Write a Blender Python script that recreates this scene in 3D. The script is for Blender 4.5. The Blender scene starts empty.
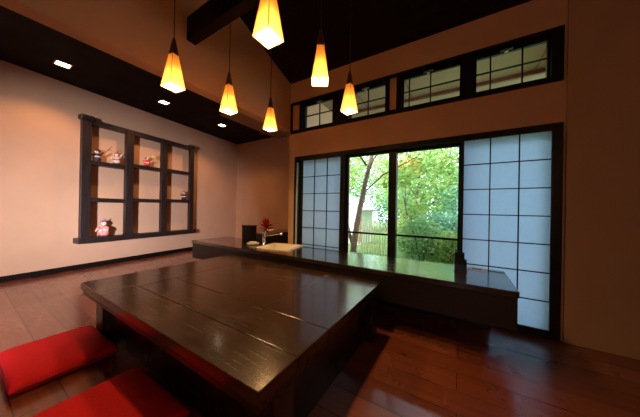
import bpy, bmesh, math, random
from mathutils import Vector, Matrix
random.seed(7)
S = bpy.context.scene
COL = S.collection
PI = math.pi

# ------------------------------------------------------------------ helpers
class MB:
    """collects shapes and links them as one mesh object"""
    def __init__(self): self.v = []; self.f = []
    def add(self, vs, fs):
        n = len(self.v); self.v += [tuple(p) for p in vs]; self.f += [tuple(n + i for i in f) for f in fs]
        return self
    def box(self, x0, x1, y0, y1, z0, z1, M=None):
        vs = [Vector((x, y, z)) for x in (x0, x1) for y in (y0, y1) for z in (z0, z1)]
        if M is not None: vs = [M @ p for p in vs]
        return self.add(vs, [(0,1,3,2),(4,6,7,5),(0,4,5,1),(2,3,7,6),(0,2,6,4),(1,5,7,3)])
    def prism(self, pts, axis, a0, a1):
        """polygon pts in the two other axes, extruded along axis"""
        n = len(pts); vs = []
        for a in (a0, a1):
            for p in pts:
                q = list(p); q.insert(axis, a); vs.append(q)
        fs = [tuple(range(n)), tuple(range(2*n-1, n-1, -1))] + [(i, n+i, n+(i+1) % n, (i+1) % n) for i in range(n)]
        return self.add(vs, fs)
    def tube(self, pts, rs, n=8, cap=True):
        pts = [Vector(p) for p in pts]
        if not hasattr(rs, '__len__'): rs = [rs]*len(pts)
        rings = []
        for i, p in enumerate(pts):
            d = (pts[min(i+1, len(pts)-1)] - pts[max(i-1, 0)]).normalized()
            u = d.cross(Vector((0,0,1)))
            if u.length < .05: u = d.cross(Vector((1,0,0)))
            u.normalize(); w = d.cross(u)
            rings.append([p + (u*math.cos(2*PI*k/n) + w*math.sin(2*PI*k/n))*rs[i] for k in range(n)])
        vs = [q for r in rings for q in r]; fs = []
        for i in range(len(pts)-1):
            for k in range(n):
                fs.append((i*n+k, i*n+(k+1) % n, (i+1)*n+(k+1) % n, (i+1)*n+k))
        if cap: fs += [tuple(range(n-1, -1, -1)), tuple((len(pts)-1)*n+k for k in range(n))]
        return self.add(vs, fs)
    def lathe(self, prof, n=20, c=(0,0,0), sx=1, sy=1):
        vs = []; fs = []
        for r, z in prof:
            for k in range(n): vs.append((c[0]+sx*r*math.cos(2*PI*k/n), c[1]+sy*r*math.sin(2*PI*k/n), c[2]+z))
        for i in range(len(prof)-1):
            for k in range(n): fs.append((i*n+k, i*n+(k+1) % n, (i+1)*n+(k+1) % n, (i+1)*n+k))
        fs += [tuple(range(n-1, -1, -1)), tuple((len(prof)-1)*n+k for k in range(n))]
        return self.add(vs, fs)
    def ball(self, c, r, n=10, sx=1, sy=1, sz=1):
        prof = [(max(1e-4, r*math.sin(PI*i/n)), -r*sz*math.cos(PI*i/n)) for i in range(n+1)]
        return self.lathe(prof, 2*n, c, sx, sy)
    def build(self, name, mat, parent=None, bevel=0, smooth=False, seg=2):
        me = bpy.data.meshes.new(name); me.from_pydata(self.v, [], self.f); me.update()
        bm = bmesh.new(); bm.from_mesh(me); bmesh.ops.recalc_face_normals(bm, faces=bm.faces); bm.to_mesh(me); bm.free()
        if mat: me.materials.append(mat)
        if smooth:
            for p in me.polygons: p.use_smooth = True
        o = bpy.data.objects.new(name, me); COL.objects.link(o)
        if parent: o.parent = parent
        if bevel:
            m = o.modifiers.new('bevel', 'BEVEL'); m.width = bevel; m.segments = seg; m.limit_method = 'ANGLE'; m.angle_limit = .6
        return o

def empty(name, loc=(0,0,0), rz=0):
    o = bpy.data.objects.new(name, None); COL.objects.link(o); o.location = loc; o.rotation_euler = (0,0,rz)
    o.empty_display_size = .1
    return o
def tag(o, label=None, cat=None, group=None, kind=None):
    if label: o['label'] = label
    if cat: o['category'] = cat
    if group: o['group'] = group
    if kind: o['kind'] = kind
    return o
def structure(o): o['kind'] = 'structure'; return o
def copy_tree(o, parent=None):
    c = o.copy(); COL.objects.link(c); c.parent = parent
    for ch in list(o.children): copy_tree(ch, c)
    return c

# ------------------------------------------------------------------ materials
def mat(name):
    m = bpy.data.materials.new(name); m.use_nodes = True
    nt = m.node_tree; nt.nodes.clear()
    out = nt.nodes.new('ShaderNodeOutputMaterial')
    return m, nt, out
def N(nt, t, **k):
    n = nt.nodes.new(t)
    for a, b in k.items():
        if a in n.inputs: n.inputs[a].default_value = b
        else: setattr(n, a, b)
    return n
def ramp(nt, fac, stops):
    r = nt.nodes.new('ShaderNodeValToRGB'); e = r.color_ramp.elements
    while len(e) < len(stops): e.new(.5)
    for i, (p, c) in enumerate(stops): e[i].position = p; e[i].color = (*c, 1)
    nt.links.new(fac, r.inputs[0]); return r
def simple(name, col, rough=.5, metal=0, noise=.12, scale=30, bump=0, coat=0, spec=.5):
    m, nt, out = mat(name); L = nt.links
    b = N(nt, 'ShaderNodeBsdfPrincipled', Roughness=rough, Metallic=metal)
    b.inputs['Coat Weight'].default_value = coat; b.inputs['Coat Roughness'].default_value = .08
    b.inputs['Specular IOR Level'].default_value = spec
    tc = N(nt, 'ShaderNodeTexCoord'); nz = N(nt, 'ShaderNodeTexNoise', Scale=scale, Detail=4.)
    L.new(tc.outputs['Object'], nz.inputs['Vector'])
    lo = tuple(c*(1-noise) for c in col); hi = tuple(min(1, c*(1+noise)) for c in col)
    r = ramp(nt, nz.outputs['Fac'], [(.3, lo), (.7, hi)])
    L.new(r.outputs[0], b.inputs['Base Color'])
    if bump:
        bp = N(nt, 'ShaderNodeBump', Strength=bump, Distance=.004); L.new(nz.outputs['Fac'], bp.inputs['Height']); L.new(bp.outputs[0], b.inputs['Normal'])
    L.new(b.outputs[0], out.inputs[0]); return m
def wood(name, dark, light, rough=.3, axis='X', grain=9, rvar=.15, bump=.15, coat=0, spec=.5):
    """streaky wood, the grain running along the given axis"""
    m, nt, out = mat(name); L = nt.links
    b = N(nt, 'ShaderNodeBsdfPrincipled'); b.inputs['Coat Weight'].default_value = coat; b.inputs['Coat Roughness'].default_value = .12
    b.inputs['Specular IOR Level'].default_value = spec
    tc = N(nt, 'ShaderNodeTexCoord'); mp = N(nt, 'ShaderNodeMapping')
    sc = {'X': (.06, 1, 1), 'Y': (1, .06, 1), 'Z': (1, 1, .06)}[axis]
    mp.inputs['Scale'].default_value = tuple(s*grain for s in sc)
    L.new(tc.outputs['Object'], mp.inputs['Vector'])
    nz = N(nt, 'ShaderNodeTexNoise', Scale=4., Detail=8., Roughness=.65); L.new(mp.outputs[0], nz.inputs['Vector'])
    r = ramp(nt, nz.outputs['Fac'], [(.32, dark), (.7, light)]); L.new(r.outputs[0], b.inputs['Base Color'])
    n2 = N(nt, 'ShaderNodeTexNoise', Scale=3.5, Detail=6.); L.new(tc.outputs['Object'], n2.inputs['Vector'])
    mx = N(nt, 'ShaderNodeMath', operation='MULTIPLY_ADD'); L.new(n2.outputs['Fac'], mx.inputs[0]); mx.inputs[1].default_value = rvar*2; mx.inputs[2].default_value = rough-rvar
    m2 = N(nt, 'ShaderNodeMath', operation='MULTIPLY_ADD'); L.new(nz.outputs['Fac'], m2.inputs[0]); m2.inputs[1].default_value = .22; m2.inputs[2].default_value = -.11
    m3 = N(nt, 'ShaderNodeMath', operation='ADD'); L.new(mx.outputs[0], m3.inputs[0]); L.new(m2.outputs[0], m3.inputs[1]); L.new(m3.outputs[0], b.inputs['Roughness'])
    bp = N(nt, 'ShaderNodeBump', Strength=bump, Distance=.002); L.new(nz.outputs['Fac'], bp.inputs['Height']); L.new(bp.outputs[0], b.inputs['Normal'])
    L.new(b.outputs[0], out.inputs[0]); return m
def plaster(name, col):
    m, nt, out = mat(name); L = nt.links
    b = N(nt, 'ShaderNodeBsdfPrincipled', Roughness=.92); b.inputs['Specular IOR Level'].default_value = .15
    tc = N(nt, 'ShaderNodeTexCoord')
    nz = N(nt, 'ShaderNodeTexNoise', Scale=1.6, Detail=6.); L.new(tc.outputs['Object'], nz.inputs['Vector'])
    r = ramp(nt, nz.outputs['Fac'], [(.3, tuple(c*.93 for c in col)), (.7, tuple(c*1.05 for c in col))]); L.new(r.outputs[0], b.inputs['Base Color'])
    n2 = N(nt, 'ShaderNodeTexNoise', Scale=55., Detail=8.); L.new(tc.outputs['Object'], n2.inputs['Vector'])
    bp = N(nt, 'ShaderNodeBump', Strength=.25, Distance=.004); L.new(n2.outputs['Fac'], bp.inputs['Height']); L.new(bp.outputs[0], b.inputs['Normal'])
    L.new(b.outputs[0], out.inputs[0]); return m
def floor_mat():
    m, nt, out = mat('floorboards'); L = nt.links
    b = N(nt, 'ShaderNodeBsdfPrincipled'); b.inputs['Specular IOR Level'].default_value = .5; b.inputs['Coat Weight'].default_value = .5; b.inputs['Coat Roughness'].default_value = .13
    tc = N(nt, 'ShaderNodeTexCoord')
    br = N(nt, 'ShaderNodeTexBrick', Scale=1.); br.offset = .37; br.offset_frequency = 2
    br.inputs['Brick Width'].default_value = 1.9; br.inputs['Row Height'].default_value = .165; br.inputs['Mortar Size'].default_value = .003
    br.inputs['Mortar Smooth'].default_value = .3; br.inputs['Bias'].default_value = 0
    br.inputs['Color1'].default_value = (.0,.0,.0,1); br.inputs['Color2'].default_value = (1,1,1,1); br.inputs['Mortar'].default_value = (.5,.5,.5,1)
    L.new(tc.outputs['Object'], br.inputs['Vector'])
    mp = N(nt, 'ShaderNodeMapping'); mp.inputs['Scale'].default_value = (.8, 13, 13); L.new(tc.outputs['Object'], mp.inputs['Vector'])
    nz = N(nt, 'ShaderNodeTexNoise', Scale=2.4, Detail=8., Roughness=.65); L.new(mp.outputs[0], nz.inputs['Vector'])
    mixf = N(nt, 'ShaderNodeMath', operation='MULTIPLY_ADD'); L.new(br.outputs['Color'], mixf.inputs[0]); mixf.inputs[1].default_value = .35
    ad = N(nt, 'ShaderNodeMath', operation='MULTIPLY'); L.new(nz.outputs['Fac'], ad.inputs[0]); ad.inputs[1].default_value = .75
    L.new(ad.outputs[0], mixf.inputs[2])
    r = ramp(nt, mixf.outputs[0], [(.2, FLOOR[0]), (.5, FLOOR[1]), (.85, FLOOR[2])])
    mx = N(nt, 'ShaderNodeMixRGB'); L.new(br.outputs['Fac'], mx.inputs[0]); L.new(r.outputs[0], mx.inputs[1]); mx.inputs[2].default_value = (.006,.003,.002,1)
    L.new(mx.outputs[0], b.inputs['Base Color'])
    n2 = N(nt, 'ShaderNodeTexNoise', Scale=2.2, Detail=5.); L.new(tc.outputs['Object'], n2.inputs['Vector'])
    rr = N(nt, 'ShaderNodeMath', operation='MULTIPLY_ADD'); L.new(n2.outputs['Fac'], rr.inputs[0]); rr.inputs[1].default_value = .16; rr.inputs[2].default_value = .2
    L.new(rr.outputs[0], b.inputs['Roughness'])
    h = N(nt, 'ShaderNodeMath', operation='MULTIPLY_ADD'); L.new(br.outputs['Fac'], h.inputs[0]); h.inputs[1].default_value = -1.2; L.new(nz.outputs['Fac'], h.inputs[2])
    bp = N(nt, 'ShaderNodeBump', Strength=.3, Distance=.003); L.new(h.outputs[0], bp.inputs['Height']); L.new(bp.outputs[0], b.inputs['Normal'])
    L.new(b.outputs[0], out.inputs[0]); return m
def paper_mat(name, col, trans=.75, rough_noise=40):
    m, nt, out = mat(name); L = nt.links
    tc = N(nt, 'ShaderNodeTexCoord'); nz = N(nt, 'ShaderNodeTexNoise', Scale=rough_noise, Detail=5.); L.new(tc.outputs['Object'], nz.inputs['Vector'])
    r = ramp(nt, nz.outputs['Fac'], [(.3, tuple(c*.96 for c in col)), (.7, col)])
    d = N(nt, 'ShaderNodeBsdfDiffuse'); t = N(nt, 'ShaderNodeBsdfTranslucent'); L.new(r.outputs[0], d.inputs[0]); L.new(r.outputs[0], t.inputs[0])
    mx = N(nt, 'ShaderNodeMixShader'); mx.inputs[0].default_value = trans; L.new(d.outputs[0], mx.inputs[1]); L.new(t.outputs[0], mx.inputs[2])
    L.new(mx.outputs[0], out.inputs[0]); return m
def glass_mat(name):
    m, nt, out = mat(name); L = nt.links
    t = N(nt, 'ShaderNodeBsdfTransparent'); t.inputs[0].default_value = (.97,.98,.98,1); g = N(nt, 'ShaderNodeBsdfGlossy', Roughness=.02)
    f = N(nt, 'ShaderNodeFresnel', IOR=1.45); mx = N(nt, 'ShaderNodeMixShader')
    L.new(f.outputs[0], mx.inputs[0]); L.new(t.outputs[0], mx.inputs[1]); L.new(g.outputs[0], mx.inputs[2]); L.new(mx.outputs[0], out.inputs[0]); return m
def emit(name, col, st):
    m, nt, out = mat(name); e = N(nt, 'ShaderNodeEmission', Strength=st); e.inputs[0].default_value = (*col, 1)
    nt.links.new(e.outputs[0], out.inputs[0]); return m
def leaf_mat(name, c1, c2):
    m, nt, out = mat(name); L = nt.links
    tc = N(nt, 'ShaderNodeTexCoord'); nz = N(nt, 'ShaderNodeTexNoise', Scale=3., Detail=6.); L.new(tc.outputs['Object'], nz.inputs['Vector'])
    r = ramp(nt, nz.outputs['Fac'], [(.35, c1), (.65, c2)])
    d = N(nt, 'ShaderNodeBsdfDiffuse'); t = N(nt, 'ShaderNodeBsdfTranslucent'); L.new(r.outputs[0], d.inputs[0]); L.new(r.outputs[0], t.inputs[0])
    mx = N(nt, 'ShaderNodeMixShader'); mx.inputs[0].default_value = .45; L.new(d.outputs[0], mx.inputs[1]); L.new(t.outputs[0], mx.inputs[2])
    L.new(mx.outputs[0], out.inputs[0]); return m

FLOOR = [(.075,.018,.009), (.19,.048,.023), (.28,.085,.042)]
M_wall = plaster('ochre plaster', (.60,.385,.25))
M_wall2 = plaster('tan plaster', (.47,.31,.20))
M_floor = floor_mat()
M_ceil = wood('dark ceiling boards', (.006,.003,.002), (.014,.007,.004), rough=.7, axis='X', grain=6, spec=.12)
M_ceil2 = wood('dark soffit boards', (.006,.003,.002), (.014,.006,.004), rough=.7, axis='Y', grain=6, spec=.12)
M_frame = wood('black stained frame', (.004,.003,.0025), (.009,.006,.005), rough=.45, axis='Z', grain=12, spec=.25)
M_table = wood('black brown tabletop', (.009,.004,.002), (.060,.028,.013), rough=.24, axis='X', grain=20, rvar=.07, bump=.10, coat=.35)
M_table_y = wood('black brown end board', (.009,.004,.002), (.060,.028,.013), rough=.24, axis='Y', grain=20, rvar=.07, bump=.10, coat=.35)
M_leg = wood('dark table base', (.006,.003,.002), (.020,.009,.005), rough=.3, axis='Z', grain=10)
M_counter = wood('dark counter top', (.008,.005,.004), (.034,.020,.014), rough=.24, axis='X', grain=8, rvar=.08, bump=.15, coat=1)
M_cbody = wood('dark counter body', (.006,.004,.003), (.016,.010,.008), rough=.42, axis='X', grain=8)
M_shelf = wood('dark shelf wood', (.008,.005,.005), (.030,.021,.021), rough=.42, axis='Z', grain=12)
M_paper = paper_mat('shoji paper', (.71,.83,1.0), .8)
M_glass = glass_mat('window glass')
M_red = simple('red cushion cloth', (.62,.012,.016), .8, noise=.08, scale=120, bump=.1, spec=.2)
M_dred = simple('dark red piping', (.25,.006,.008), .8)
M_sink = simple('cream ceramic', (.92,.86,.76), .15, noise=.02, coat=.4)
M_chrome = simple('brushed steel', (.7,.7,.7), .18, metal=1, noise=.03)
M_black = simple('black lacquer', (.006,.006,.007), .25, noise=.1)
M_white = simple('white glaze', (.8,.78,.75), .3, noise=.03)
M_cord = simple('dark cord', (.02,.012,.008), .6)
M_cap = simple('brown socket cap', (.09,.03,.015), .45)
M_steelb = simple('dark latch', (.35,.34,.32), .35, metal=.8)

# ------------------------------------------------------------------ room shell (floor at z 0, metres)
CZ = 1.0
WY = 2.513                  # inner face of the window wall
HX = -2.07                  # face of the hanging wall over the alcove edge
LA = math.radians(7.325)
CX, CY = -5.421, 4.256      # far left corner of the alcove
def slope(y): return 2.765 + .35*(WY - y)

structure(MB().box(-5.75, 2.3, -2.6, 4.5, -.12, 0).build('floor', M_floor))
# left wall, a little out of square: local x runs away from the camera along the wall, local y into the room
LWM = Matrix.Translation((CX, CY, 0)) @ Matrix(((-math.sin(LA), math.cos(LA), 0, 0), (math.cos(LA), math.sin(LA), 0, 0), (0, 0, 1, 0), (0, 0, 0, 1)))
structure(MB().box(-7.2, .2, -.12, 0, 0, 3.0, LWM).build('wall_left', M_wall))
structure(MB().box(-7.0, -.02, 0, .018, 0, .075, LWM).build('baseboard_left', M_frame, bevel=.003))
structure(MB().box(CX, HX, CY, CY+.12, 0, 3.0).build('wall_alcove_back', M_wall))
structure(MB().box(CX+.05, HX, CY-.018, CY, 0, .075).build('baseboard_alcove', M_frame))
structure(MB().box(HX, HX+.1, WY+.15, CY+.12, 0, 3.0).build('wall_alcove_side', M_wall))
# window wall with its two openings
WX0, WX1, WZ0, WZ1 = -1.97, .685, 0.0, 1.716
CLX0, CLX1, CLZ0, CLZ1 = -2.05, .68, 2.044, 2.475
w = MB(); T = .15
w.box(HX, WX0, WY, WY+T, 0, WZ1)
w.box(HX, .72, WY, WY+T, WZ1, CLZ0)
w.box(HX, CLX0, WY, WY+T, CLZ0, CLZ1)
w.box(HX, .72, WY, WY+T, CLZ1, 2.82)
w.box(WX1, .72, WY, WY+T, 0, WZ1); w.box(CLX1, .72, WY, WY+T, CLZ0, CLZ1)
structure(w.build('wall_window', M_wall))
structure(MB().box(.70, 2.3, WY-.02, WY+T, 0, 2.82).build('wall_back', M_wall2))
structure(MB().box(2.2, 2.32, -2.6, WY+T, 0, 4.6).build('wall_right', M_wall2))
# wall behind the camera, with the opening the pale light comes through
b = MB(); BY = -2.3
OX0, OX1, OZ0, OZ1 = -.08, .22, .95, 1.35
b.box(-5.8, OX0, BY-.12, BY, 0, 4.7); b.box(OX1, 2.3, BY-.12, BY, 0, 4.7)
b.box(OX0, OX1, BY-.12, BY, 0, OZ0); b.box(OX0, OX1, BY-.12, BY, OZ1, 4.7)
structure(b.build('wall_rear', M_wall))
structure(MB().prism([(BY-.12, 2.10), (WY, 2.10), (WY, slope(WY)+.1), (BY-.12, slope(BY-.12)+.1)], 0, HX-.12, HX).build('wall_hanging', M_wall))
structure(MB().prism([(WY+T+.05, slope(WY+T+.05)), (BY-.2, slope(BY-.2)), (BY-.2, slope(BY-.2)+.12), (WY+T+.05, slope(WY+T+.05)+.12)], 0, HX-.12, 2.35).build('ceiling', M_ceil))
structure(MB().box(-5.8, HX-.12, BY-.12, CY+.12, 2.794, 2.9).build('ceiling_alcove', M_ceil2))
# dark trim where the alcove ceiling meets the hanging wall
structure(MB().box(HX-.12, HX-.09, BY, CY, 2.7, 2.794).build('trim_1', M_ceil2))
bm_ = MB().box(HX, 2.2, 1.071, 1.151, 2.466, 2.67).build('ceiling_beam', M_ceil, bevel=.004)
tag(bm_, 'dark wooden tie beam crossing high under the sloping ceiling', 'beam')

# ------------------------------------------------------------------ main window
def frame_rect(mb, x0, x1, z0, z1, y0, y1, tl, tr, tb, tt):
    mb.box(x0, x0+tl, y0, y1, z0, z1); mb.box(x1-tr, x1, y0, y1, z0, z1)
    mb.box(x0+tl, x1-tr, y0, y1, z0, z0+tb); mb.box(x0+tl, x1-tr, y0, y1, z1-tt, z1)
win = empty('window_1', (0, WY, 0)); structure(win)
f = MB(); frame_rect(f, WX0, WX1, 0, WZ1, -.012, .13, .025, .022, .03, .05)
f.build('window_frame', M_frame, win, bevel=.003)
# pale wooden jamb strips at the two outer ends of the shoji track
MB().box(WX0+.026, WX0+.046, .0, .012, .5, 1.64).build('jamb_strip', simple('pale jamb', (.5,.52,.55), .5), win)
MB().box(WX1-.042, WX1-.024, -.006, .006, .04, 1.66).build('jamb_strip', bpy.data.materials['pale jamb'], win)
def sash(x0, x1, y, l, r):
    s = MB(); frame_rect(s, x0, x1, .03, 1.67, y, y+.03, l, r, .06, .03)
    s.box(x0+l, x1-r, y+.004, y+.026, .722-.011, .722+.011)
    o = s.build('sash', M_frame, win, bevel=.002)
    MB().box(x0+l, x1-r, y+.013, y+.017, .08, 1.65).build('pane', M_glass, o)
sash(-1.235, -.60, .055, .062, .085)
sash(-.66, .03, .09, .062, .045)
# outer fixed sashes behind the paper screens
def outer(x0, x1):
    s = MB(); frame_rect(s, x0, x1, .03, 1.67, .105, .125, .03, .03, .04, .03)
    o = s.build('sash', M_frame, win)
    MB().box(x0+.03, x1-.03, .113, .117, .07, 1.64).build('pane', M_glass, o)
outer(-1.945, -1.24); outer(.03, .66)

# shoji screens: frame, lattice, paper
def shoji(x0, x1, y, label, sl, sr):
    root = empty('shoji_screen', ((x0+x1)/2, y, 0)); tag(root, label, 'paper screen', 'sliding shoji screens at the window')
    c = (x0+x1)/2
    a0, a1 = x0-sl, x1+sr
    fr = MB(); frame_rect(fr, a0-c, a1-c, .03, 1.668, 0, .028, sl, sr, .035, .012)
    fr.build('screen_frame', M_frame, root, bevel=.002)
    la = MB(); n = 7; h = (1.656-.065)/n; t = .0042
    for i in range(1, n): la.box(x0-c, x1-c, .006, .018, .065+h*i-t, .065+h*i+t)
    for i in (1, 2): xx = x0-c+(x1-x0)*i/3; la.box(xx-t, xx+t, .005, .017, .065, 1.656)
    la.build('lattice', M_frame, root)
    MB().box(x0-c, x1-c, .019, .021, .065, 1.656).build('paper', M_paper, root)
shoji(-1.835, -1.262, WY-.002, 'narrower looking paper screen at the far left end of the window', .035, .05)
shoji(.028, .617, WY-.03, 'paper screen at the right end of the window behind the counter end', .022, .05)

# ------------------------------------------------------------------ clerestory
cl = empty('window_2', (0, WY, 0)); structure(cl)
f = MB()
z0, z1 = CLZ0, CLZ1
frame_rect(f, CLX0, CLX1, z0, z1, -.02, .12, .022, .072, .045, .03)
for xa, xb in ((-1.90, -1.85), (-1.37, -1.16), (-.715, -.675), (-.60, -.545), (0.0, .10)):
    f.box(xa, xb, -.012, .11, z0+.045, z1-.03)
f.build('window_frame', M_frame, cl, bevel=.003)
structure(MB().box(-.675, -.60, WY+.01, WY+.10, z0+.045, z1-.03).build('wall_window_infill', M_wall))
structure(MB().box(CLX0+.022, -1.90, WY+.01, WY+.10, z0+.045, z1-.03).build('wall_window_infill_left', M_wall))
def clere(x0, x1, vx, latch):
    s = MB(); frame_rect(s, x0, x1, z0+.045, z1-.03, .03, .06, .016, .016, .018, .035)
    t = .0055; zm = 2.27
    s.box(x0, x1, .036, .05, zm-t, zm+t)
    for x in vx: s.box(x-t, x+t, .034, .048, z0+.05, z1-.06)
    o = s.build('sash', M_frame, cl)
    MB().box(x0+.012, x1-.012, .052, .056, z0+.06, z1-.06).build('pane', M_glass, o)
    k = MB().box(latch-.045, latch+.045, .012, .03, z1-.058, z1-.048).box(latch-.012, latch+.012, .0, .034, z1-.072, z1-.05)
    k.build('latch', M_steelb, o, bevel=.002)
clere(-1.85, -1.37, (-1.60, -1.40), -1.60)
clere(-1.16, -.715, (-.93,), -.96)
clere(-.545, .0, (-.475, -.27), -.29)
clere(.10, .610, (.22, .44), .33)

# ------------------------------------------------------------------ low table
TZ = .416
tx0, tx1, ty0, ty1 = -2.41, -.534, .515, 1.83
tab = empty('low_table', ((tx0+tx1)/2, (ty0+ty1)/2, 0)); ox, oy = tab.location.x, tab.location.y
tag(tab, 'large low dark brown wooden table with a boarded top on the floor', 'table')
def board(x0, x1, y0, y1, m): return MB().box(x0-ox, x1-ox, y0-oy, y1-oy, TZ-.05, TZ).build('top_board', m, tab, bevel=.003)
g = .0015
board(tx0, -1.965-g, ty0, ty1, M_table_y)
board(-1.965+g, tx1, ty0, .722-g, M_table)
board(-1.965+g, tx1, .722+g, .967-g, M_table)
board(-1.965+g, -.98-g, .967+g, ty1, M_table)
board(-.98+g, tx1, .967+g, ty1, M_table)
MB().box(tx0+.012-ox, tx1-.012-ox, ty0+.012-oy, ty1-.012-oy, TZ-.088, TZ-.05).build('apron', M_leg, tab, bevel=.002)
for lx in (tx0+.012, tx1-.152):
    for ly in (ty0+.085, ty1-.17):
        MB().box(lx-ox, lx+.14-ox, ly-oy, ly+.12-oy, 0, TZ-.088).build('leg', M_leg, tab, bevel=.004)
bb = MB()
bb.box(tx0+.152-ox, tx1-.152-ox, ty0+.13-oy, ty0+.155-oy, 0, TZ-.088)
bb.box(tx0+.15-ox, tx1-.15-ox, ty1-.125-oy, ty1-.10-oy, 0, TZ-.088)
bb.box(tx1-.10-ox, tx1-.075-ox, ty0+.17-oy, ty1-.17-oy, 0, TZ-.088)
bb.build('base_panel', M_leg, tab)

# ------------------------------------------------------------------ counter along the window
kz = .498
cx0, cx1, cy0, cy1 = -3.39, .33, 1.88, 2.478
ct = empty('window_counter', ((cx0+cx1)/2, (cy0+cy1)/2, 0)); ox, oy = ct.location.x, ct.location.y
tag(ct, 'long low black brown wooden counter running below the window', 'counter')
SX, SY, SW, SD, SR = -1.955, 2.235, .235, .215, math.radians(12)
top = MB().box(cx0-ox, cx1-ox, cy0-oy, cy1-oy, kz-.04, kz).build('worktop', M_counter, ct)
body = MB().box(cx0+.012-ox, cx1-.008-ox, cy0+.012-oy, cy1-.01-oy, kz-.255, kz-.04).build('counter_body', M_cbody, ct)
MB().box(cx0+.25-ox, cx1-.1-ox, 2.40-oy, cy1-.02-oy, 0, kz-.255).build('base_panel', M_cbody, ct)
# cut the sink opening
RM = Matrix.Translation((SX-ox, SY-oy, 0)) @ Matrix.Rotation(SR, 4, 'Z')
cut = MB().box(-SW+.02, SW-.02, -SD+.02, SD-.02, kz-.16, kz+.1, RM).build('cutter', None)
cut.parent = ct
bpy.context.view_layer.update()
for o in (top, body):
    m = o.modifiers.new('cut', 'BOOLEAN'); m.object = cut; m.operation = 'DIFFERENCE'; m.solver = 'EXACT'
    dg = bpy.context.evaluated_depsgraph_get()
    me = bpy.data.meshes.new_from_object(o.evaluated_get(dg)); o.modifiers.clear(); o.data = me
bpy.data.objects.remove(cut)
mb = top.modifiers.new('bevel', 'BEVEL'); mb.width = .004; mb.segments = 2; mb.limit_method = 'ANGLE'; mb.angle_limit = .6

# sink: rounded rectangular rim and bowl
def rrect(w_, d_, r, n=5):
    pts = []
    for cxx, cyy, a in ((w_-r, d_-r, 0), (-w_+r, d_-r, 90), (-w_+r, -d_+r, 180), (w_-r, -d_+r, 270)):
        for i in range(n+1):
            t = math.radians(a + 90*i/n); pts.append((cxx+r*math.cos(t), cyy+r*math.sin(t)))
    return pts
def loft(levels):
    vs = []; fs = []; n = len(levels[0][0])
    for pts, z in levels: vs += [(x, y, z) for x, y in pts]
    for i in range(len(levels)-1):
        for k in range(n): fs.append((i*n+k, i*n+(k+1) % n, (i+1)*n+(k+1) % n, (i+1)*n+k))
    return vs, fs, n
sk = empty('sink', (SX, SY, kz), SR); tag(sk, 'cream rectangular sink set into the left part of the counter', 'sink')
lv = [(rrect(SW-.024, SD-.024, .03), -.12), (rrect(SW-.024, SD-.024, .03), .001), (rrect(SW, SD, .035), .001), (rrect(SW, SD, .035), .012), (rrect(SW-.008, SD-.008, .03), .016), (rrect(SW-.035, SD-.035, .03), .014),
      (rrect(SW-.045, SD-.045, .03), 0), (rrect(SW-.06, SD-.06, .03), -.09), (rrect(SW-.09, SD-.09, .03), -.105)]
vs, fs, n = loft(lv); fs.append(tuple(range(len(vs)-n, len(vs)))); fs.append(tuple(range(n-1, -1, -1)))
MB().add(vs, fs).build('basin', M_sink, sk, smooth=False)
MB().lathe([(.022, -.104), (.022, -.100), (.012, -.099)], 16).build('drain', M_chrome, sk)

# faucet
fa = empty('faucet', (-2.195, 2.17, kz)); tag(fa, 'chrome mixer tap with a long spout beside the cream sink', 'faucet')
MB().lathe([(.030, 0), (.030, .008), (.022, .012), (.021, .15), (.023, .155), (.023, .185), (.016, .195)], 18).build('column', M_chrome, fa, smooth=True)
MB().tube([(0,0,.13), (.08,.04,.148), (.19,.10,.168), (.212,.11,.168)], [.013,.012,.012,.015], 12).tube([(.205,.107,.170), (.207,.108,.148)], .013, 12).build('spout', M_chrome, fa, smooth=True)
MB().tube([(0,0,.19), (.02,.01,.205), (.13,.06,.222)], [.013,.010,.007], 10).build('lever', M_chrome, fa, smooth=True)

# black container with a thin stand beside the wall corner
bc = empty('tea_container', (-2.66, 2.33, kz), .15); tag(bc, 'tall black box container standing on the counter left of the tap', 'container')
q = MB(); q.box(-.085, .085, -.06, .06, 0, .012)
for a in ((-.085, -.077, -.06, .06), (.077, .085, -.06, .06), (-.077, .077, -.06, -.052), (-.077, .077, .052, .06)): q.box(a[0], a[1], a[2], a[3], .012, .235)
q.build('box_body', M_black, bc, bevel=.003)
MB().box(-.09, .09, -.065, .065, .225, .24).build('lid', M_black, bc, bevel=.004)
MB().tube([(-.105, -.03, .0), (-.105, -.03, .25), (-.08, -.03, .257)], .004, 8).build('handle_rod', M_chrome, bc)
# white soap dish
sd = empty('soap_dish', (-2.40, 2.17, kz)); tag(sd, 'small white dish between the black container and the sink', 'dish')
MB().lathe([(.045, 0), (.075, .006), (.088, .018), (.084, .019), (.07, .010), (.03, .008)], 24).build('saucer', M_white, sd, smooth=True)
MB().add(*loft([(rrect(.05, .03, .02), .010), (rrect(.058, .036, .022), .02), (rrect(.056, .034, .02), .034), (rrect(.045, .025, .015), .04)])[:2]).add([(x, y, .04) for x, y in rrect(.045, .025, .015)], [tuple(range(24))]).build('soap', M_white, sd)

# low cabinet behind the counter in the alcove
cb = empty('low_cabinet', (-2.85, 3.0, 0)); tag(cb, 'low dark cabinet behind the counter in the alcove corner', 'cabinet')
M_cabtop = wood('tan cabinet top', (.22,.12,.06), (.38,.22,.12), rough=.4, axis='X', grain=8)
MB().box(.02, .33, -.46, .40, .04, .59).build('cabinet_body', M_cbody, cb, bevel=.004)
MB().box(.04, .31, -.42, .38, 0, .04).build('plinth', M_black, cb)
MB().box(.01, .34, -.47, .41, .59, .604).build('cabinet_top', M_cabtop, cb, bevel=.003)
MB().box(.33, .337, -.44, .38, .06, .57).build('side_panel', M_cbody, cb, bevel=.002)

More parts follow.
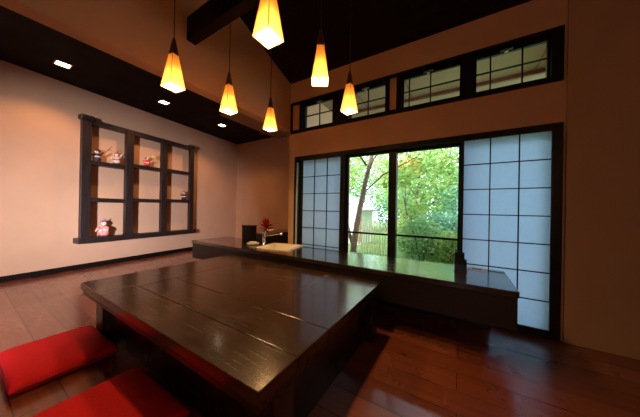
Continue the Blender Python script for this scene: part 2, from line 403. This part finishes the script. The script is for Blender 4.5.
# red flower ornament
fl = empty('red_flower', (-2.70, 2.72, .604)); tag(fl, 'deep red flower ornament in a small pot behind the tap', 'flower')
MB().lathe([(.028, 0), (.036, .03), (.040, .045), (.03, .046)], 16).build('pot', simple('brown pot', (.2,.06,.03), .5), fl, smooth=True)
M_petal = simple('red petals', (.55,.01,.012), .6, noise=.2, scale=60)
def petals(rings):
    p = MB()
    for k, n_, ln, up_ in rings:
        for i in range(n_):
            a = 2*PI*i/n_ + k*.4; d = Vector((math.cos(a), math.sin(a), 0)); s_ = Vector((-math.sin(a), math.cos(a), 0))
            b0 = Vector((0, 0, .06+.012*k)); mid = b0+d*ln*.55+Vector((0,0,up_*.6)); tip = b0+d*ln+Vector((0,0,up_)); w_ = ln*.42
            up2 = Vector((0,0,.006))
            p.add([b0, mid+s_*w_, tip, mid-s_*w_, b0-up2, mid+s_*w_-up2, tip-up2, mid-s_*w_-up2], [(0,1,2),(0,2,3),(4,6,5),(4,7,6),(0,4,5,1),(1,5,6,2),(2,6,7,3),(3,7,4,0)])
    return p
petals([(0, 7, .125, .01), (1, 6, .115, .07), (2, 5, .085, .12), (3, 4, .05, .14)]).build('petals', M_petal, fl)
MB().tube([(0,0,.04), (0,0,.09)], .006, 6).build('stem', simple('green stem', (.04,.12,.03), .6), fl)

# black two-step menu stand and loose paper cards on the right
ms = empty('menu_holder', (.012, 2.245, kz)); tag(ms, 'black stepped menu holder standing on the counter before the right screen', 'menu holder')
MB().box(-.042, .028, -.035, .035, 0, .157).build('holder_body', M_black, ms, bevel=.003)
MB().box(.0285, .044, -.032, .034, 0, .102).build('side_pocket', M_black, ms, bevel=.002)
MB().box(-.046, .048, -.045, .045, -.0, .008).build('base', simple('brown base', (.05,.02,.012), .5), ms, bevel=.002)
MB().box(-.036, .022, -.005, .005, .157, .161).build('card', M_black, ms)
M_card = simple('pale card', (.62,.56,.60), .6, noise=.05); M_ink = simple('grey print', (.16,.17,.22), .6)
cd = empty('paper_card', (.135, 2.40, kz), -.12); tag(cd, 'pale paper card with grey print lying beside the menu holder', 'card')
MB().box(-.075, .075, -.06, .06, 0, .003).build('sheet', M_card, cd)
MB().box(-.035, .035, -.03, .03, .003, .0036).build('printed_panel', M_ink, cd)

# ------------------------------------------------------------------ wall display shelf
sh = empty('display_shelf'); sh.matrix_world = Matrix.Translation((0,0,0)) @ LWM
# LWM flips handedness, so bake the shelf vertices instead and keep the empty plain
sh.matrix_world = Matrix.Identity(4)
base = LWM @ Vector((-2.4, 0, .45)); sh.location = base
tag(sh, 'dark open wooden display shelf with nine bays on the left wall', 'shelf')
BM = Matrix.Translation(-base) @ LWM
D0, D1 = .02, .17
ups = [(-3.285, -3.175), (-2.725, -2.61), (-2.135, -2.03), (-1.54, -1.45)]
for a, b_ in ups: MB().box(a, b_, .10, D1, .49, 2.30, BM).build('upright', M_shelf, sh, bevel=.004)
MB().box(-3.27, -1.45, D0+.06, D1-.02, 2.245, 2.33, BM).build('top_rail', M_shelf, sh, bevel=.004)
for a, b_ in ((-3.31, -3.15), (-1.555, -1.42)):
    MB().box(a, b_, .07, D1+.025, 2.285, 2.365, BM).build('end_cap', M_shelf, sh, bevel=.025, seg=4)
for r_, zz in enumerate((1.66, 1.08)):
    for i in range(3):
        a = ups[i][1]; b_ = ups[i+1][0]
        dz = (.0, .05, .065)[i] if r_ == 0 else (.0, .02, .035)[i]
        MB().box(a, b_, D0+.005, D1-.01, zz+dz-.035+.0, zz+dz+.03, BM).build('shelf_board', M_shelf, sh, bevel=.003)
MB().box(-3.315, -1.39, D0, D1+.02, .41, .492, BM).build('bottom_board', M_shelf, sh, bevel=.006)

# ------------------------------------------------------------------ little figures on the shelf
def fmat(n_, c): return bpy.data.materials.get(n_) or simple(n_, c, .6, noise=.15, scale=60)
def figurine(u, z, hgt, label, robe, cap, arms, trim, kind):
    p = LWM @ Vector((u, .115, z))
    r = empty('figurine', p, -LA*0+.9); tag(r, label, 'figurine', 'small folk figures on the wall shelf')
    s_ = hgt/.2
    R_ = fmat('cloth '+robe[0], robe[1]); C_ = fmat('cap '+cap[0], cap[1]); T_ = fmat('trim '+trim[0], trim[1]); F_ = fmat('painted face', (.78,.62,.52))
    MB().lathe([(.045*s_, 0), (.047*s_, .012*s_)], 16).build('stand', fmat('stand brown', (.05,.02,.012)), r)
    MB().lathe([(.042*s_, .012*s_), (.05*s_, .035*s_), (.045*s_, .07*s_), (.030*s_, .105*s_), (.018*s_, .125*s_)], 16, (0,0,0), 1, .8).build('robe', R_, r, smooth=True)
    h = MB().ball((0, 0, .148*s_), .030*s_, 8).build('head', F_, r, smooth=True)
    fe = MB()
    for e in (-1, 1): fe.ball((e*.010*s_, -.0275*s_, .152*s_), .0035*s_, 4)
    fe.box(-.006*s_, .006*s_, -.031*s_, -.027*s_, .137*s_, .139*s_).build('facial_features', fmat('ink', (.02,.01,.01)), h)
    if kind == 'hood': MB().lathe([(.033*s_, .145*s_), (.038*s_, .165*s_), (.028*s_, .185*s_), (.006*s_, .2*s_)], 14, (0, .008*s_, 0)).build('cap', C_, r, smooth=True)
    elif kind == 'hat': MB().lathe([(.055*s_, .160*s_), (.052*s_, .166*s_), (.02*s_, .185*s_), (.004*s_, .192*s_)], 16).build('cap', C_, r, smooth=True)
    else: MB().ball((0, .004*s_, .163*s_), .029*s_, 7, sz=.85).ball((.012*s_, 0, .195*s_), .008*s_, 5).build('cap', C_, r, smooth=True)
    for sg, (ax, ay, az) in zip((-1, 1), arms):
        a = MB().tube([(sg*.022*s_, 0, .11*s_), (sg*.045*s_, -.012*s_, .095*s_), (ax*s_, ay*s_, az*s_)], [.013*s_, .013*s_, .010*s_], 8).build('sleeve', R_, r, smooth=True)
        MB().ball((ax*s_, ay*s_, az*s_), .010*s_, 5).build('hand', F_, a, smooth=True)
    MB().lathe([(.043*s_, .062*s_), (.046*s_, .066*s_), (.041*s_, .080*s_)], 16, (0,0,0), 1.02, .84).build('sash', T_, r, smooth=True)
    return r
f1 = figurine(-3.09, 1.692, .20, 'dark hooded figure holding a twig in the top left bay', ('black', (.03,.015,.02)), ('black', (.02,.012,.02)), ((-.07,-.03,.10), (.09,-.02,.15)), ('white', (.7,.65,.62)), 'hood')
MB().tube([(.12,-.03,.15), (.17,-.03,.21), (.20,-.02,.25)], .004, 6).tube([(.15,-.03,.185), (.20,-.04,.19)], .003, 6).build('twig', fmat('twig brown', (.12,.05,.02)), f1)
f2 = figurine(-2.84, 1.692, .21, 'slim white robed figure beside the first upright in the top left bay', ('white', (.62,.55,.50)), ('red', (.35,.04,.03)), ((-.04,-.03,.08), (.085,-.02,.17)), ('red', (.35,.04,.03)), 'round')
f3 = figurine(-2.37, 1.742, .18, 'red figure with a straw hat in the top middle bay', ('red', (.65,.03,.03)), ('straw', (.65,.45,.25)), ((-.06,-.03,.12), (.08,-.03,.09)), ('white', (.7,.65,.62)), 'hat')
MB().tube([(.07,0,.10), (.10,0,.17)], .003, 6).ball((.10, 0, .19), .035, 6, sy=.3).build('fan', fmat('straw gold', (.6,.4,.15)), f3)
f4 = figurine(-1.64, 1.147, .19, 'small dark figure with a pale face in the middle right bay', ('plum', (.06,.03,.04)), ('black', (.02,.012,.02)), ((-.06,-.03,.13), (.05,-.03,.07)), ('white', (.7,.65,.62)), 'round')
f5 = figurine(-2.99, .492, .28, 'round pink robed figure with a purple cap in the bottom left bay', ('pink', (.75,.28,.26)), ('purple', (.20,.14,.32)), ((-.05,-.04,.07), (.05,-.04,.07)), ('white', (.7,.65,.62)), 'round')

# ------------------------------------------------------------------ floor cushions
def cushion(x, y, rz, w_, d_, h_, label):
    r = empty('floor_cushion', (x, y, 0), rz); tag(r, label, 'cushion', 'red floor cushions at the low table')
    n = 22; vs = []; fs = []
    def prof(t): return max(0, 1-abs(t)**9)**.45
    for sgn in (1, -1):
        for i in range(n+1):
            for j in range(n+1):
                a, b_ = math.sin(PI/2*(2*i/n-1)), math.sin(PI/2*(2*j/n-1))
                p = prof(a)*prof(b_)
                crown = .88+.12*(1-a*a)*(1-b_*b_)
                zz = h_*.45 + sgn*(h_*.55 if sgn > 0 else h_*.45)*p*(crown if sgn > 0 else 1)
                pinch = 1-.02*(1-abs(a*b_))
                vs.append((a*w_/2*pinch, b_*d_/2*pinch, zz))
    m = (n+1)*(n+1)
    for s_ in (0, 1):
        for i in range(n):
            for j in range(n):
                q = [s_*m+i*(n+1)+j, s_*m+(i+1)*(n+1)+j, s_*m+(i+1)*(n+1)+j+1, s_*m+i*(n+1)+j+1]
                fs.append(tuple(q if s_ == 0 else q[::-1]))
    MB().add(vs, fs).build('cover', M_red, r, smooth=True)
    pts = [Vector((px, py, h_*.45)) for px, py in rrect(w_/2*.985, d_/2*.985, .03, 4)]; pts.append(pts[0])
    MB().tube(pts, .006, 6, cap=False).build('piping', M_dred, r, smooth=True)
cushion(-2.19, .378, .0, .55, .435, .088, 'red square floor cushion by the near left table leg')
cushion(-1.33, .378, .0, .55, .435, .088, 'red square floor cushion nearest the camera, half out of view')

# ------------------------------------------------------------------ pendant lamps
M_shade = paper_mat('amber lamp shade', (1.0,.58,.16), .7, 25)
M_diff = emit('lamp diffuser', (1.0,.66,.28), 20.0)
def pendant(x, y, z, label, zc, rz):
    r = empty('pendant_lamp', (x, y, z), rz); tag(r, label, 'pendant lamp', 'amber pendant lamps over the low table')
    b_, t_, h_ = .055, .023, .24
    # four sided tapering shade of thin walls, open at the bottom
    vs = [(sx*b_, sy*b_, 0) for sx, sy in ((-1,-1),(1,-1),(1,1),(-1,1))] + [(sx*t_, sy*t_, h_) for sx, sy in ((-1,-1),(1,-1),(1,1),(-1,1))]
    MB().add(vs, [(0,1,5,4),(1,2,6,5),(2,3,7,6),(3,0,4,7)]).build('lamp_shade', M_shade, r)
    d = MB().box(-b_+.002, b_-.002, -b_+.002, b_-.002, .004, .010).build('diffuser', M_diff, r)
    fr = MB()
    for i in range(4):
        a = Vector(vs[i]); c = Vector(vs[i+4]); fr.tube([a, c], .0022, 6)
    fr.build('shade_edges', simple('amber edge', (.55,.22,.05), .5) if 'amber edge' not in bpy.data.materials else bpy.data.materials['amber edge'], r)
    MB().lathe([(.031, h_-.004), (.029, h_+.01), (.022, h_+.05), (.010, h_+.11), (.004, h_+.12)], 16).build('socket_cap', M_cap, r, smooth=True)
    MB().tube([(0,0,h_+.11), (0,0,zc-z-.03)], .0035, 6).build('cord', M_cord, r)
    MB().lathe([(.045, zc-z-.032), (.045, zc-z-.0), (.04, zc-z+.01)], 16).build('ceiling_rose', M_cord, r)
    l = bpy.data.lights.new('bulb', 'POINT'); l.energy = BULB; l.color = (1, .50, .15); l.shadow_soft_size = .018
    lo = bpy.data.objects.new('bulb', l); COL.objects.link(lo); lo.parent = r; lo.location = (0, 0, .085)
    l = bpy.data.lights.new('bulb_down', 'SPOT'); l.energy = 18; l.color = (1, .54, .20); l.spot_size = math.radians(120); l.spot_blend = .5; l.shadow_soft_size = .04
    lo = bpy.data.objects.new('bulb_down', l); COL.objects.link(lo); lo.parent = r; lo.location = (0, 0, -.012)
BULB = .42
z = .85
for i, X in enumerate((-2.08*z, -.98*z)):
    for j, Y in enumerate((.975*z, 1.517*z, 2.13*z)):
        lab = [['leftmost amber pendant lamp, nearest in the left row of three', 'amber pendant lamp in the middle of the left row of three', 'smallest looking amber pendant lamp at the far end of the left row'],
               ['largest looking amber pendant lamp cut by the top of the view', 'amber pendant lamp in the middle of the right row, seen face on', 'amber pendant lamp at the far end of the right row before the high windows']][i][j]
        pendant(X + (.022 if (i, j) == (1, 1) else 0), Y, 1.0+z, lab, slope(Y)-.01, [[.12, -.05, .1], [.0, .57, -.12]][i][j])

# ------------------------------------------------------------------ recessed downlights in the alcove ceiling
M_lens = emit('downlight lens', (1.0,.78,.50), 14.0)
M_can = simple('brass reflector', (.55,.38,.2), .3, metal=.7)
DE = 42
for (x, y, lab) in ((-4.346, .731, 'recessed square downlight nearest the camera in the dark alcove ceiling'), (-4.365, 1.904, 'middle recessed square downlight in the dark alcove ceiling'), (-4.446, 3.082, 'farthest recessed square downlight near the alcove corner')):
    r = empty('downlight', (x, y, 2.794)); tag(r, lab, 'downlight', 'recessed downlights along the left wall')
    f = MB(); s_ = .075
    f.box(-s_, s_, -s_, -s_+.014, -.01, 0); f.box(-s_, s_, s_-.014, s_, -.01, 0); f.box(-s_, -s_+.014, -s_+.014, s_-.014, -.01, 0); f.box(s_-.014, s_, -s_+.014, s_-.014, -.01, 0)
    f.build('trim_ring', M_can, r)
    MB().box(-s_+.014, s_-.014, -s_+.014, s_-.014, -.005, -.001).build('lens', M_lens, r)
    l = bpy.data.lights.new('downlight_beam', 'SPOT'); l.energy = DE; l.color = (1, .44, .15); l.spot_size = math.radians(125); l.spot_blend = .55; l.shadow_soft_size = .04
    lo = bpy.data.objects.new('downlight_beam', l); COL.objects.link(lo); lo.parent = r; lo.location = (0, 0, -.02)

# ------------------------------------------------------------------ outside
M_grass = simple('grass', (.16,.26,.07), .9, noise=.4, scale=8)
structure(MB().box(-12, 9, WY+T+.02, 24, -.35, -.22).build('ground_outside', M_grass))
# house eaves above the windows
M_eave = simple('eave boards', (.31,.235,.16), .8, noise=.06, scale=6)
M_rafter = simple('brown eave beam', (.22,.10,.06), .7)
ev = empty('roof_eave', (-.7, WY+T, 2.74)); tag(ev, 'pale boarded underside of the roof eave seen through the high windows', 'eave')
MB().box(-3.2, 3.3, 0, 1.95, -.0, .03).build('eave_boards', M_eave, ev)
MB().box(-3.2, 1.55, 1.045, 1.085, -.05, -.001).build('eave_beam', M_rafter, ev)
MB().box(1.56, 1.62, .25, 1.085, -.30, -.001).build('eave_end_board', simple('tan eave end', (.34,.22,.12), .7), ev)
for i in range(7): MB().box(-2.75+i*.70, -2.735+i*.70, 0, 1.04, -.012, -.001).build('batten', M_rafter, ev)

LEAF = {'bright': leaf_mat('bright leaves', (.24,.42,.10), (.56,.68,.28)), 'mid': leaf_mat('mid leaves', (.18,.38,.15), (.44,.64,.32)),
        'deep': leaf_mat('blue green leaves', (.14,.34,.22), (.34,.58,.42)), 'gold': leaf_mat('orange leaves', (.60,.20,.04), (.80,.42,.12))}
M_bark = simple('grey brown bark', (.16,.12,.09), .9, noise=.4, scale=25, bump=.5)
def leaves(n, cen, rad, size, seed):
    rnd = random.Random(seed); mb = MB()
    for _ in range(n):
        while True:
            p = Vector((rnd.uniform(-1,1), rnd.uniform(-1,1), rnd.uniform(-1,1)))
            if .25 < p.length < 1: break
        p *= (.75+.25*rnd.random())
        # clumped: pull towards one of a few sub-centres
        c = Vector((cen[0]+p.x*rad[0], cen[1]+p.y*rad[1], cen[2]+p.z*rad[2]))
        a = rnd.uniform(0, 2*PI); e = rnd.uniform(-.9, .5)
        d = Vector((math.cos(a)*math.cos(e), math.sin(a)*math.cos(e), math.sin(e)))
        s_ = d.cross(Vector((rnd.uniform(-.5,.5), rnd.uniform(-.5,.5), 1))).normalized()
        L_ = size*rnd.uniform(.6, 1.3); up_ = d.cross(s_)*L_*.12
        mb.add([c, c+d*L_*.5+s_*L_*.27+up_, c+d*L_, c+d*L_*.5-s_*L_*.27+up_], [(0,1,2),(0,2,3)])
    return mb
def tree(label, x, y, h, crown, n, size, mk, seed, r0=.09, rz=None, name='garden_tree', group='garden trees beyond the window'):
    rnd = random.Random(seed); z0 = -.22
    r = empty(name, (x, y, z0)); tag(r, label, 'tree', group)
    t = MB(); pts = [(0,0,0)]; 
    for i in range(1, 6): pts.append((rnd.uniform(-.06,.06)*h*.4, rnd.uniform(-.06,.06)*h*.4, h*i/5*.8))
    t.tube(pts, [r0*(1-.15*i) for i in range(6)], 9)
    for i in range(6):
        k = 2+i % 4; b0 = Vector(pts[k]); a = rnd.uniform(0, 2*PI)
        t.tube([b0, b0+Vector((math.cos(a)*crown*.4, math.sin(a)*crown*.4, .25*h*.5)), b0+Vector((math.cos(a)*crown*.8, math.sin(a)*crown*.8, .3*h*.5))], [r0*.4, r0*.25, r0*.1], 6)
    t.build('trunk', M_bark, r, smooth=True)
    leaves(n, (0,0,h*.6), (crown, crown, rz or h*.48), size, seed).build('foliage', LEAF[mk], r)
# near tree with its forked trunk, left pane
nt_ = empty('forked_tree', (-2.35, 5.3, -.22)); tag(nt_, 'slender tree with a forked grey trunk close outside the left pane', 'tree', 'garden trees beyond the window')
M_ = MB()
M_.tube([(0.08,0,0), (.12,0,.5), (.22,.0,1.1), (.38,0,1.9), (.50,.0,2.4), (.60,.05,3.0), (.78,.1,3.8)], [.085,.075,.065,.058,.05,.04,.03], 10)
M_.tube([(.10,0,.25), (-.05,.0,.7), (-.16,.05,1.1), (-.30,.1,1.7), (-.55,.2,2.6)], [.05,.045,.04,.03,.02], 8)
M_.tube([(.34,0,1.9), (.60,-.1,2.4), (1.0,-.1,2.9)], [.03,.02,.012], 6)
M_.tube([(.40,0,2.3), (.10,-.2,2.8), (-.4,-.2,3.2)], [.03,.02,.012], 6)
M_.tube([(.30,0,1.6), (.9,-.3,2.0), (1.6,-.4,2.3)], [.022,.015,.008], 6)
M_.build('trunk', M_bark, nt_, smooth=True)
lf = leaves(500, (1.1,.7,2.35), (1.4,.6,.62), .15, 3)
for i, (cx_, cy_, cz_, rx, rz) in enumerate(((-.2,.9,2.9,1.0,.6), (.9,.8,2.1,.6,.35), (1.6,0,2.5,.8,.6), (2.3,.2,2.1,.7,.5), (-.6,.9,2.2,.6,.5))):
    o_ = leaves(330, (cx_,cy_,cz_), (rx,.6,rz), .15, 10+i); lf.add(o_.v, o_.f)
lf.build('foliage', LEAF['bright'], nt_)
tree('bright green tree filling the right pane at its left side', -1.2, 8.2, 3.6, 1.5, 2600, .17, 'bright', 21)
tree('tree with orange tinted leaves high behind the window post', -1.28, 6.95, 4.2, .42, 330, .13, 'gold', 22, .03, .26)
tree('mid green tree in the centre of the right pane', -.3, 9.8, 4.9, 1.7, 3000, .18, 'mid', 23)
tree('blue green conifer like tree low in the right pane', .25, 7.6, 2.5, 1.0, 2200, .12, 'deep', 24)
tree('tall mid green tree far behind the forked trunk', -4.6, 12, 5.0, 2.2, 2800, .22, 'mid', 25)
tree('tall pale green tree at the right edge of the pane', 1.7, 11.5, 5.2, 2.0, 2800, .22, 'bright', 26)
tree('bright tree behind the white garden shed', -6.6, 13, 5.2, 2.2, 2200, .24, 'bright', 27)
def bush(label, x, y, rx, h, n, size, mk, seed):
    r = empty('garden_bush', (x, y, -.22)); tag(r, label, 'bush', 'bushes below the garden trees')
    st = MB(); rnd = random.Random(seed)
    for i in range(6):
        a = rnd.uniform(0, 2*PI); st.tube([(0,0,0), (math.cos(a)*rx*.3, math.sin(a)*rx*.3, h*.5), (math.cos(a)*rx*.6, math.sin(a)*rx*.6, h*.8)], [.02,.012,.006], 5)
    st.build('stems', M_bark, r)
    leaves(n, (0,0,h*.5), (rx, rx*.7, h*.55), size, seed).build('foliage', LEAF[mk], r)
bush('low green bush at the foot of the window post', -.72, 5.5, .62, 1.1, 2200, .09, 'mid', 31)
bush('low yellow green bush below the right pane', .42, 5.2, .55, 1.1, 2200, .08, 'bright', 32)
bush('dark bush behind the menu holder side of the right pane', .75, 6.6, .9, 1.1, 1600, .09, 'deep', 33)
bush('wide bush behind the bamboo fence', -1.0, 7.2, .9, 1.5, 2200, .12, 'bright', 34)
tree('far green tree seen between the nearer crowns', -3.4, 17, 4.6, 2.4, 2600, .3, 'mid', 41)
tree('far pale tree behind the centre of the right pane', .4, 17, 4.4, 2.6, 2800, .3, 'bright', 42)
bush('tall hedge bush far behind the window post', -3.2, 14.2, 1.9, 2.6, 2600, .2, 'deep', 43)
bush('tall hedge bush far behind the right pane', .2, 14.2, 2.0, 2.6, 2600, .2, 'mid', 44)
# bamboo fence
bf = empty('bamboo_fence', (-2.0, 6.2, -.22)); tag(bf, 'pale bamboo pole fence in the garden behind the forked trunk', 'fence')
M_bam = simple('pale bamboo', (.62,.60,.36), .6, noise=.15, scale=12)
for i in range(17):
    xx = -.62+i*.075; hh = .86+.1*math.sin(i*2.1); pts = [(xx,0,0), (xx+.004*(i % 3),0,hh)]
    MB().tube(pts, .018, 7).build('bamboo_pole', M_bam, bf)
for zz in (.25, .62): MB().tube([(-.66,.03,zz), (.62,.03,zz)], .014, 6).build('rail', M_bam, bf)
bush('small pale bush between the two rounded bushes', -.16, 5.3, .42, .85, 1400, .08, 'bright', 36)
bush('broad dark bush filling the gap behind the nearer bushes', -.35, 6.5, .9, 1.25, 2200, .11, 'deep', 37)
# pale shed
gs = empty('garden_shed', (-3.6, 8.0, -.22)); tag(gs, 'white garden shed with a sloping roof at the left of the pane', 'shed')
M_shed = simple('white shed boards', (.75,.73,.72), .8, noise=.04)
MB().prism([(-.9, 0), (.72, 0), (.72, 1.2), (-.9, 2.1)], 1, -.6, .6).build('shed_wall', M_shed, gs)
MB().prism([(-1.0, 2.16), (.84, 1.16), (.84, 1.22), (-1.0, 2.22)], 1, -.7, .7).build('roof', simple('grey shed roof', (.45,.45,.47), .6), gs)
MB().box(.60, .73, -.612, -.602, .1, 1.0).build('corner_board', M_rafter, gs)

# ------------------------------------------------------------------ light
wd = bpy.data.worlds.new('sky'); S.world = wd; wd.use_nodes = True
bg = wd.node_tree.nodes['Background']; bg.inputs[0].default_value = (.74,.88,1.0,1); bg.inputs[1].default_value = 6.0
sn = bpy.data.lights.new('sun', 'SUN'); sn.energy = 9.5; sn.color = (1,.97,.88); sn.angle = math.radians(3)
so = bpy.data.objects.new('sun', sn); COL.objects.link(so)
so.rotation_euler = Vector((.45, .8, -.85)).normalized().to_track_quat('-Z', 'Y').to_euler()
# daylight entering by the opening in the rear wall
al = bpy.data.lights.new('rear_daylight', 'AREA'); al.shape = 'RECTANGLE'; al.size = .2; al.size_y = .35; al.energy = 31; al.color = (1,.90,.98); al.spread = math.radians(42)
ao = bpy.data.objects.new('rear_daylight', al); COL.objects.link(ao); ao.location = (.07, BY+.02, 1.15)
ao.rotation_euler = (Vector((-4.9, 1.2, .7))-Vector((.07, BY, 1.15))).normalized().to_track_quat('-Z', 'Y').to_euler()
rl = bpy.data.lights.new('added_rear_fill', 'POINT'); rl.energy = 17; rl.color = (1, .50, .22); rl.shadow_soft_size = .10  # unseen warm fill added behind the camera to brighten the floor below the counter
ro = bpy.data.objects.new('added_rear_fill', rl); COL.objects.link(ro); ro.location = (1.3, -1.3, 1.7)
# ------------------------------------------------------------------ camera
yaw, pitch, roll = [math.radians(a) for a in (31.591, .101, 1.025)]
fwd = Vector((-math.sin(yaw)*math.cos(pitch), math.cos(yaw)*math.cos(pitch), math.sin(pitch)))
rt = Vector((math.cos(yaw), math.sin(yaw), 0)); up = rt.cross(fwd)
r2 = rt*math.cos(roll)+up*math.sin(roll); u2 = -rt*math.sin(roll)+up*math.cos(roll)
cam = bpy.data.cameras.new('camera'); co = bpy.data.objects.new('camera', cam); COL.objects.link(co)
cam.sensor_width = 36; cam.lens = 227.013*36/640; cam.clip_start = .03; cam.clip_end = 100
co.matrix_world = Matrix(((r2.x, u2.x, -fwd.x, 0), (r2.y, u2.y, -fwd.y, 0), (r2.z, u2.z, -fwd.z, CZ), (0,0,0,1)))
S.camera = co
vs_ = S.view_settings; vs_.view_transform = 'Standard'; vs_.look = 'None'; vs_.gamma = 1; vs_.use_curve_mapping = False; vs_.exposure = 0.0
S.cycles.max_bounces = 10; S.cycles.diffuse_bounces = 5; S.cycles.transparent_max_bounces = 16; S.cycles.sample_clamp_indirect = 4.0
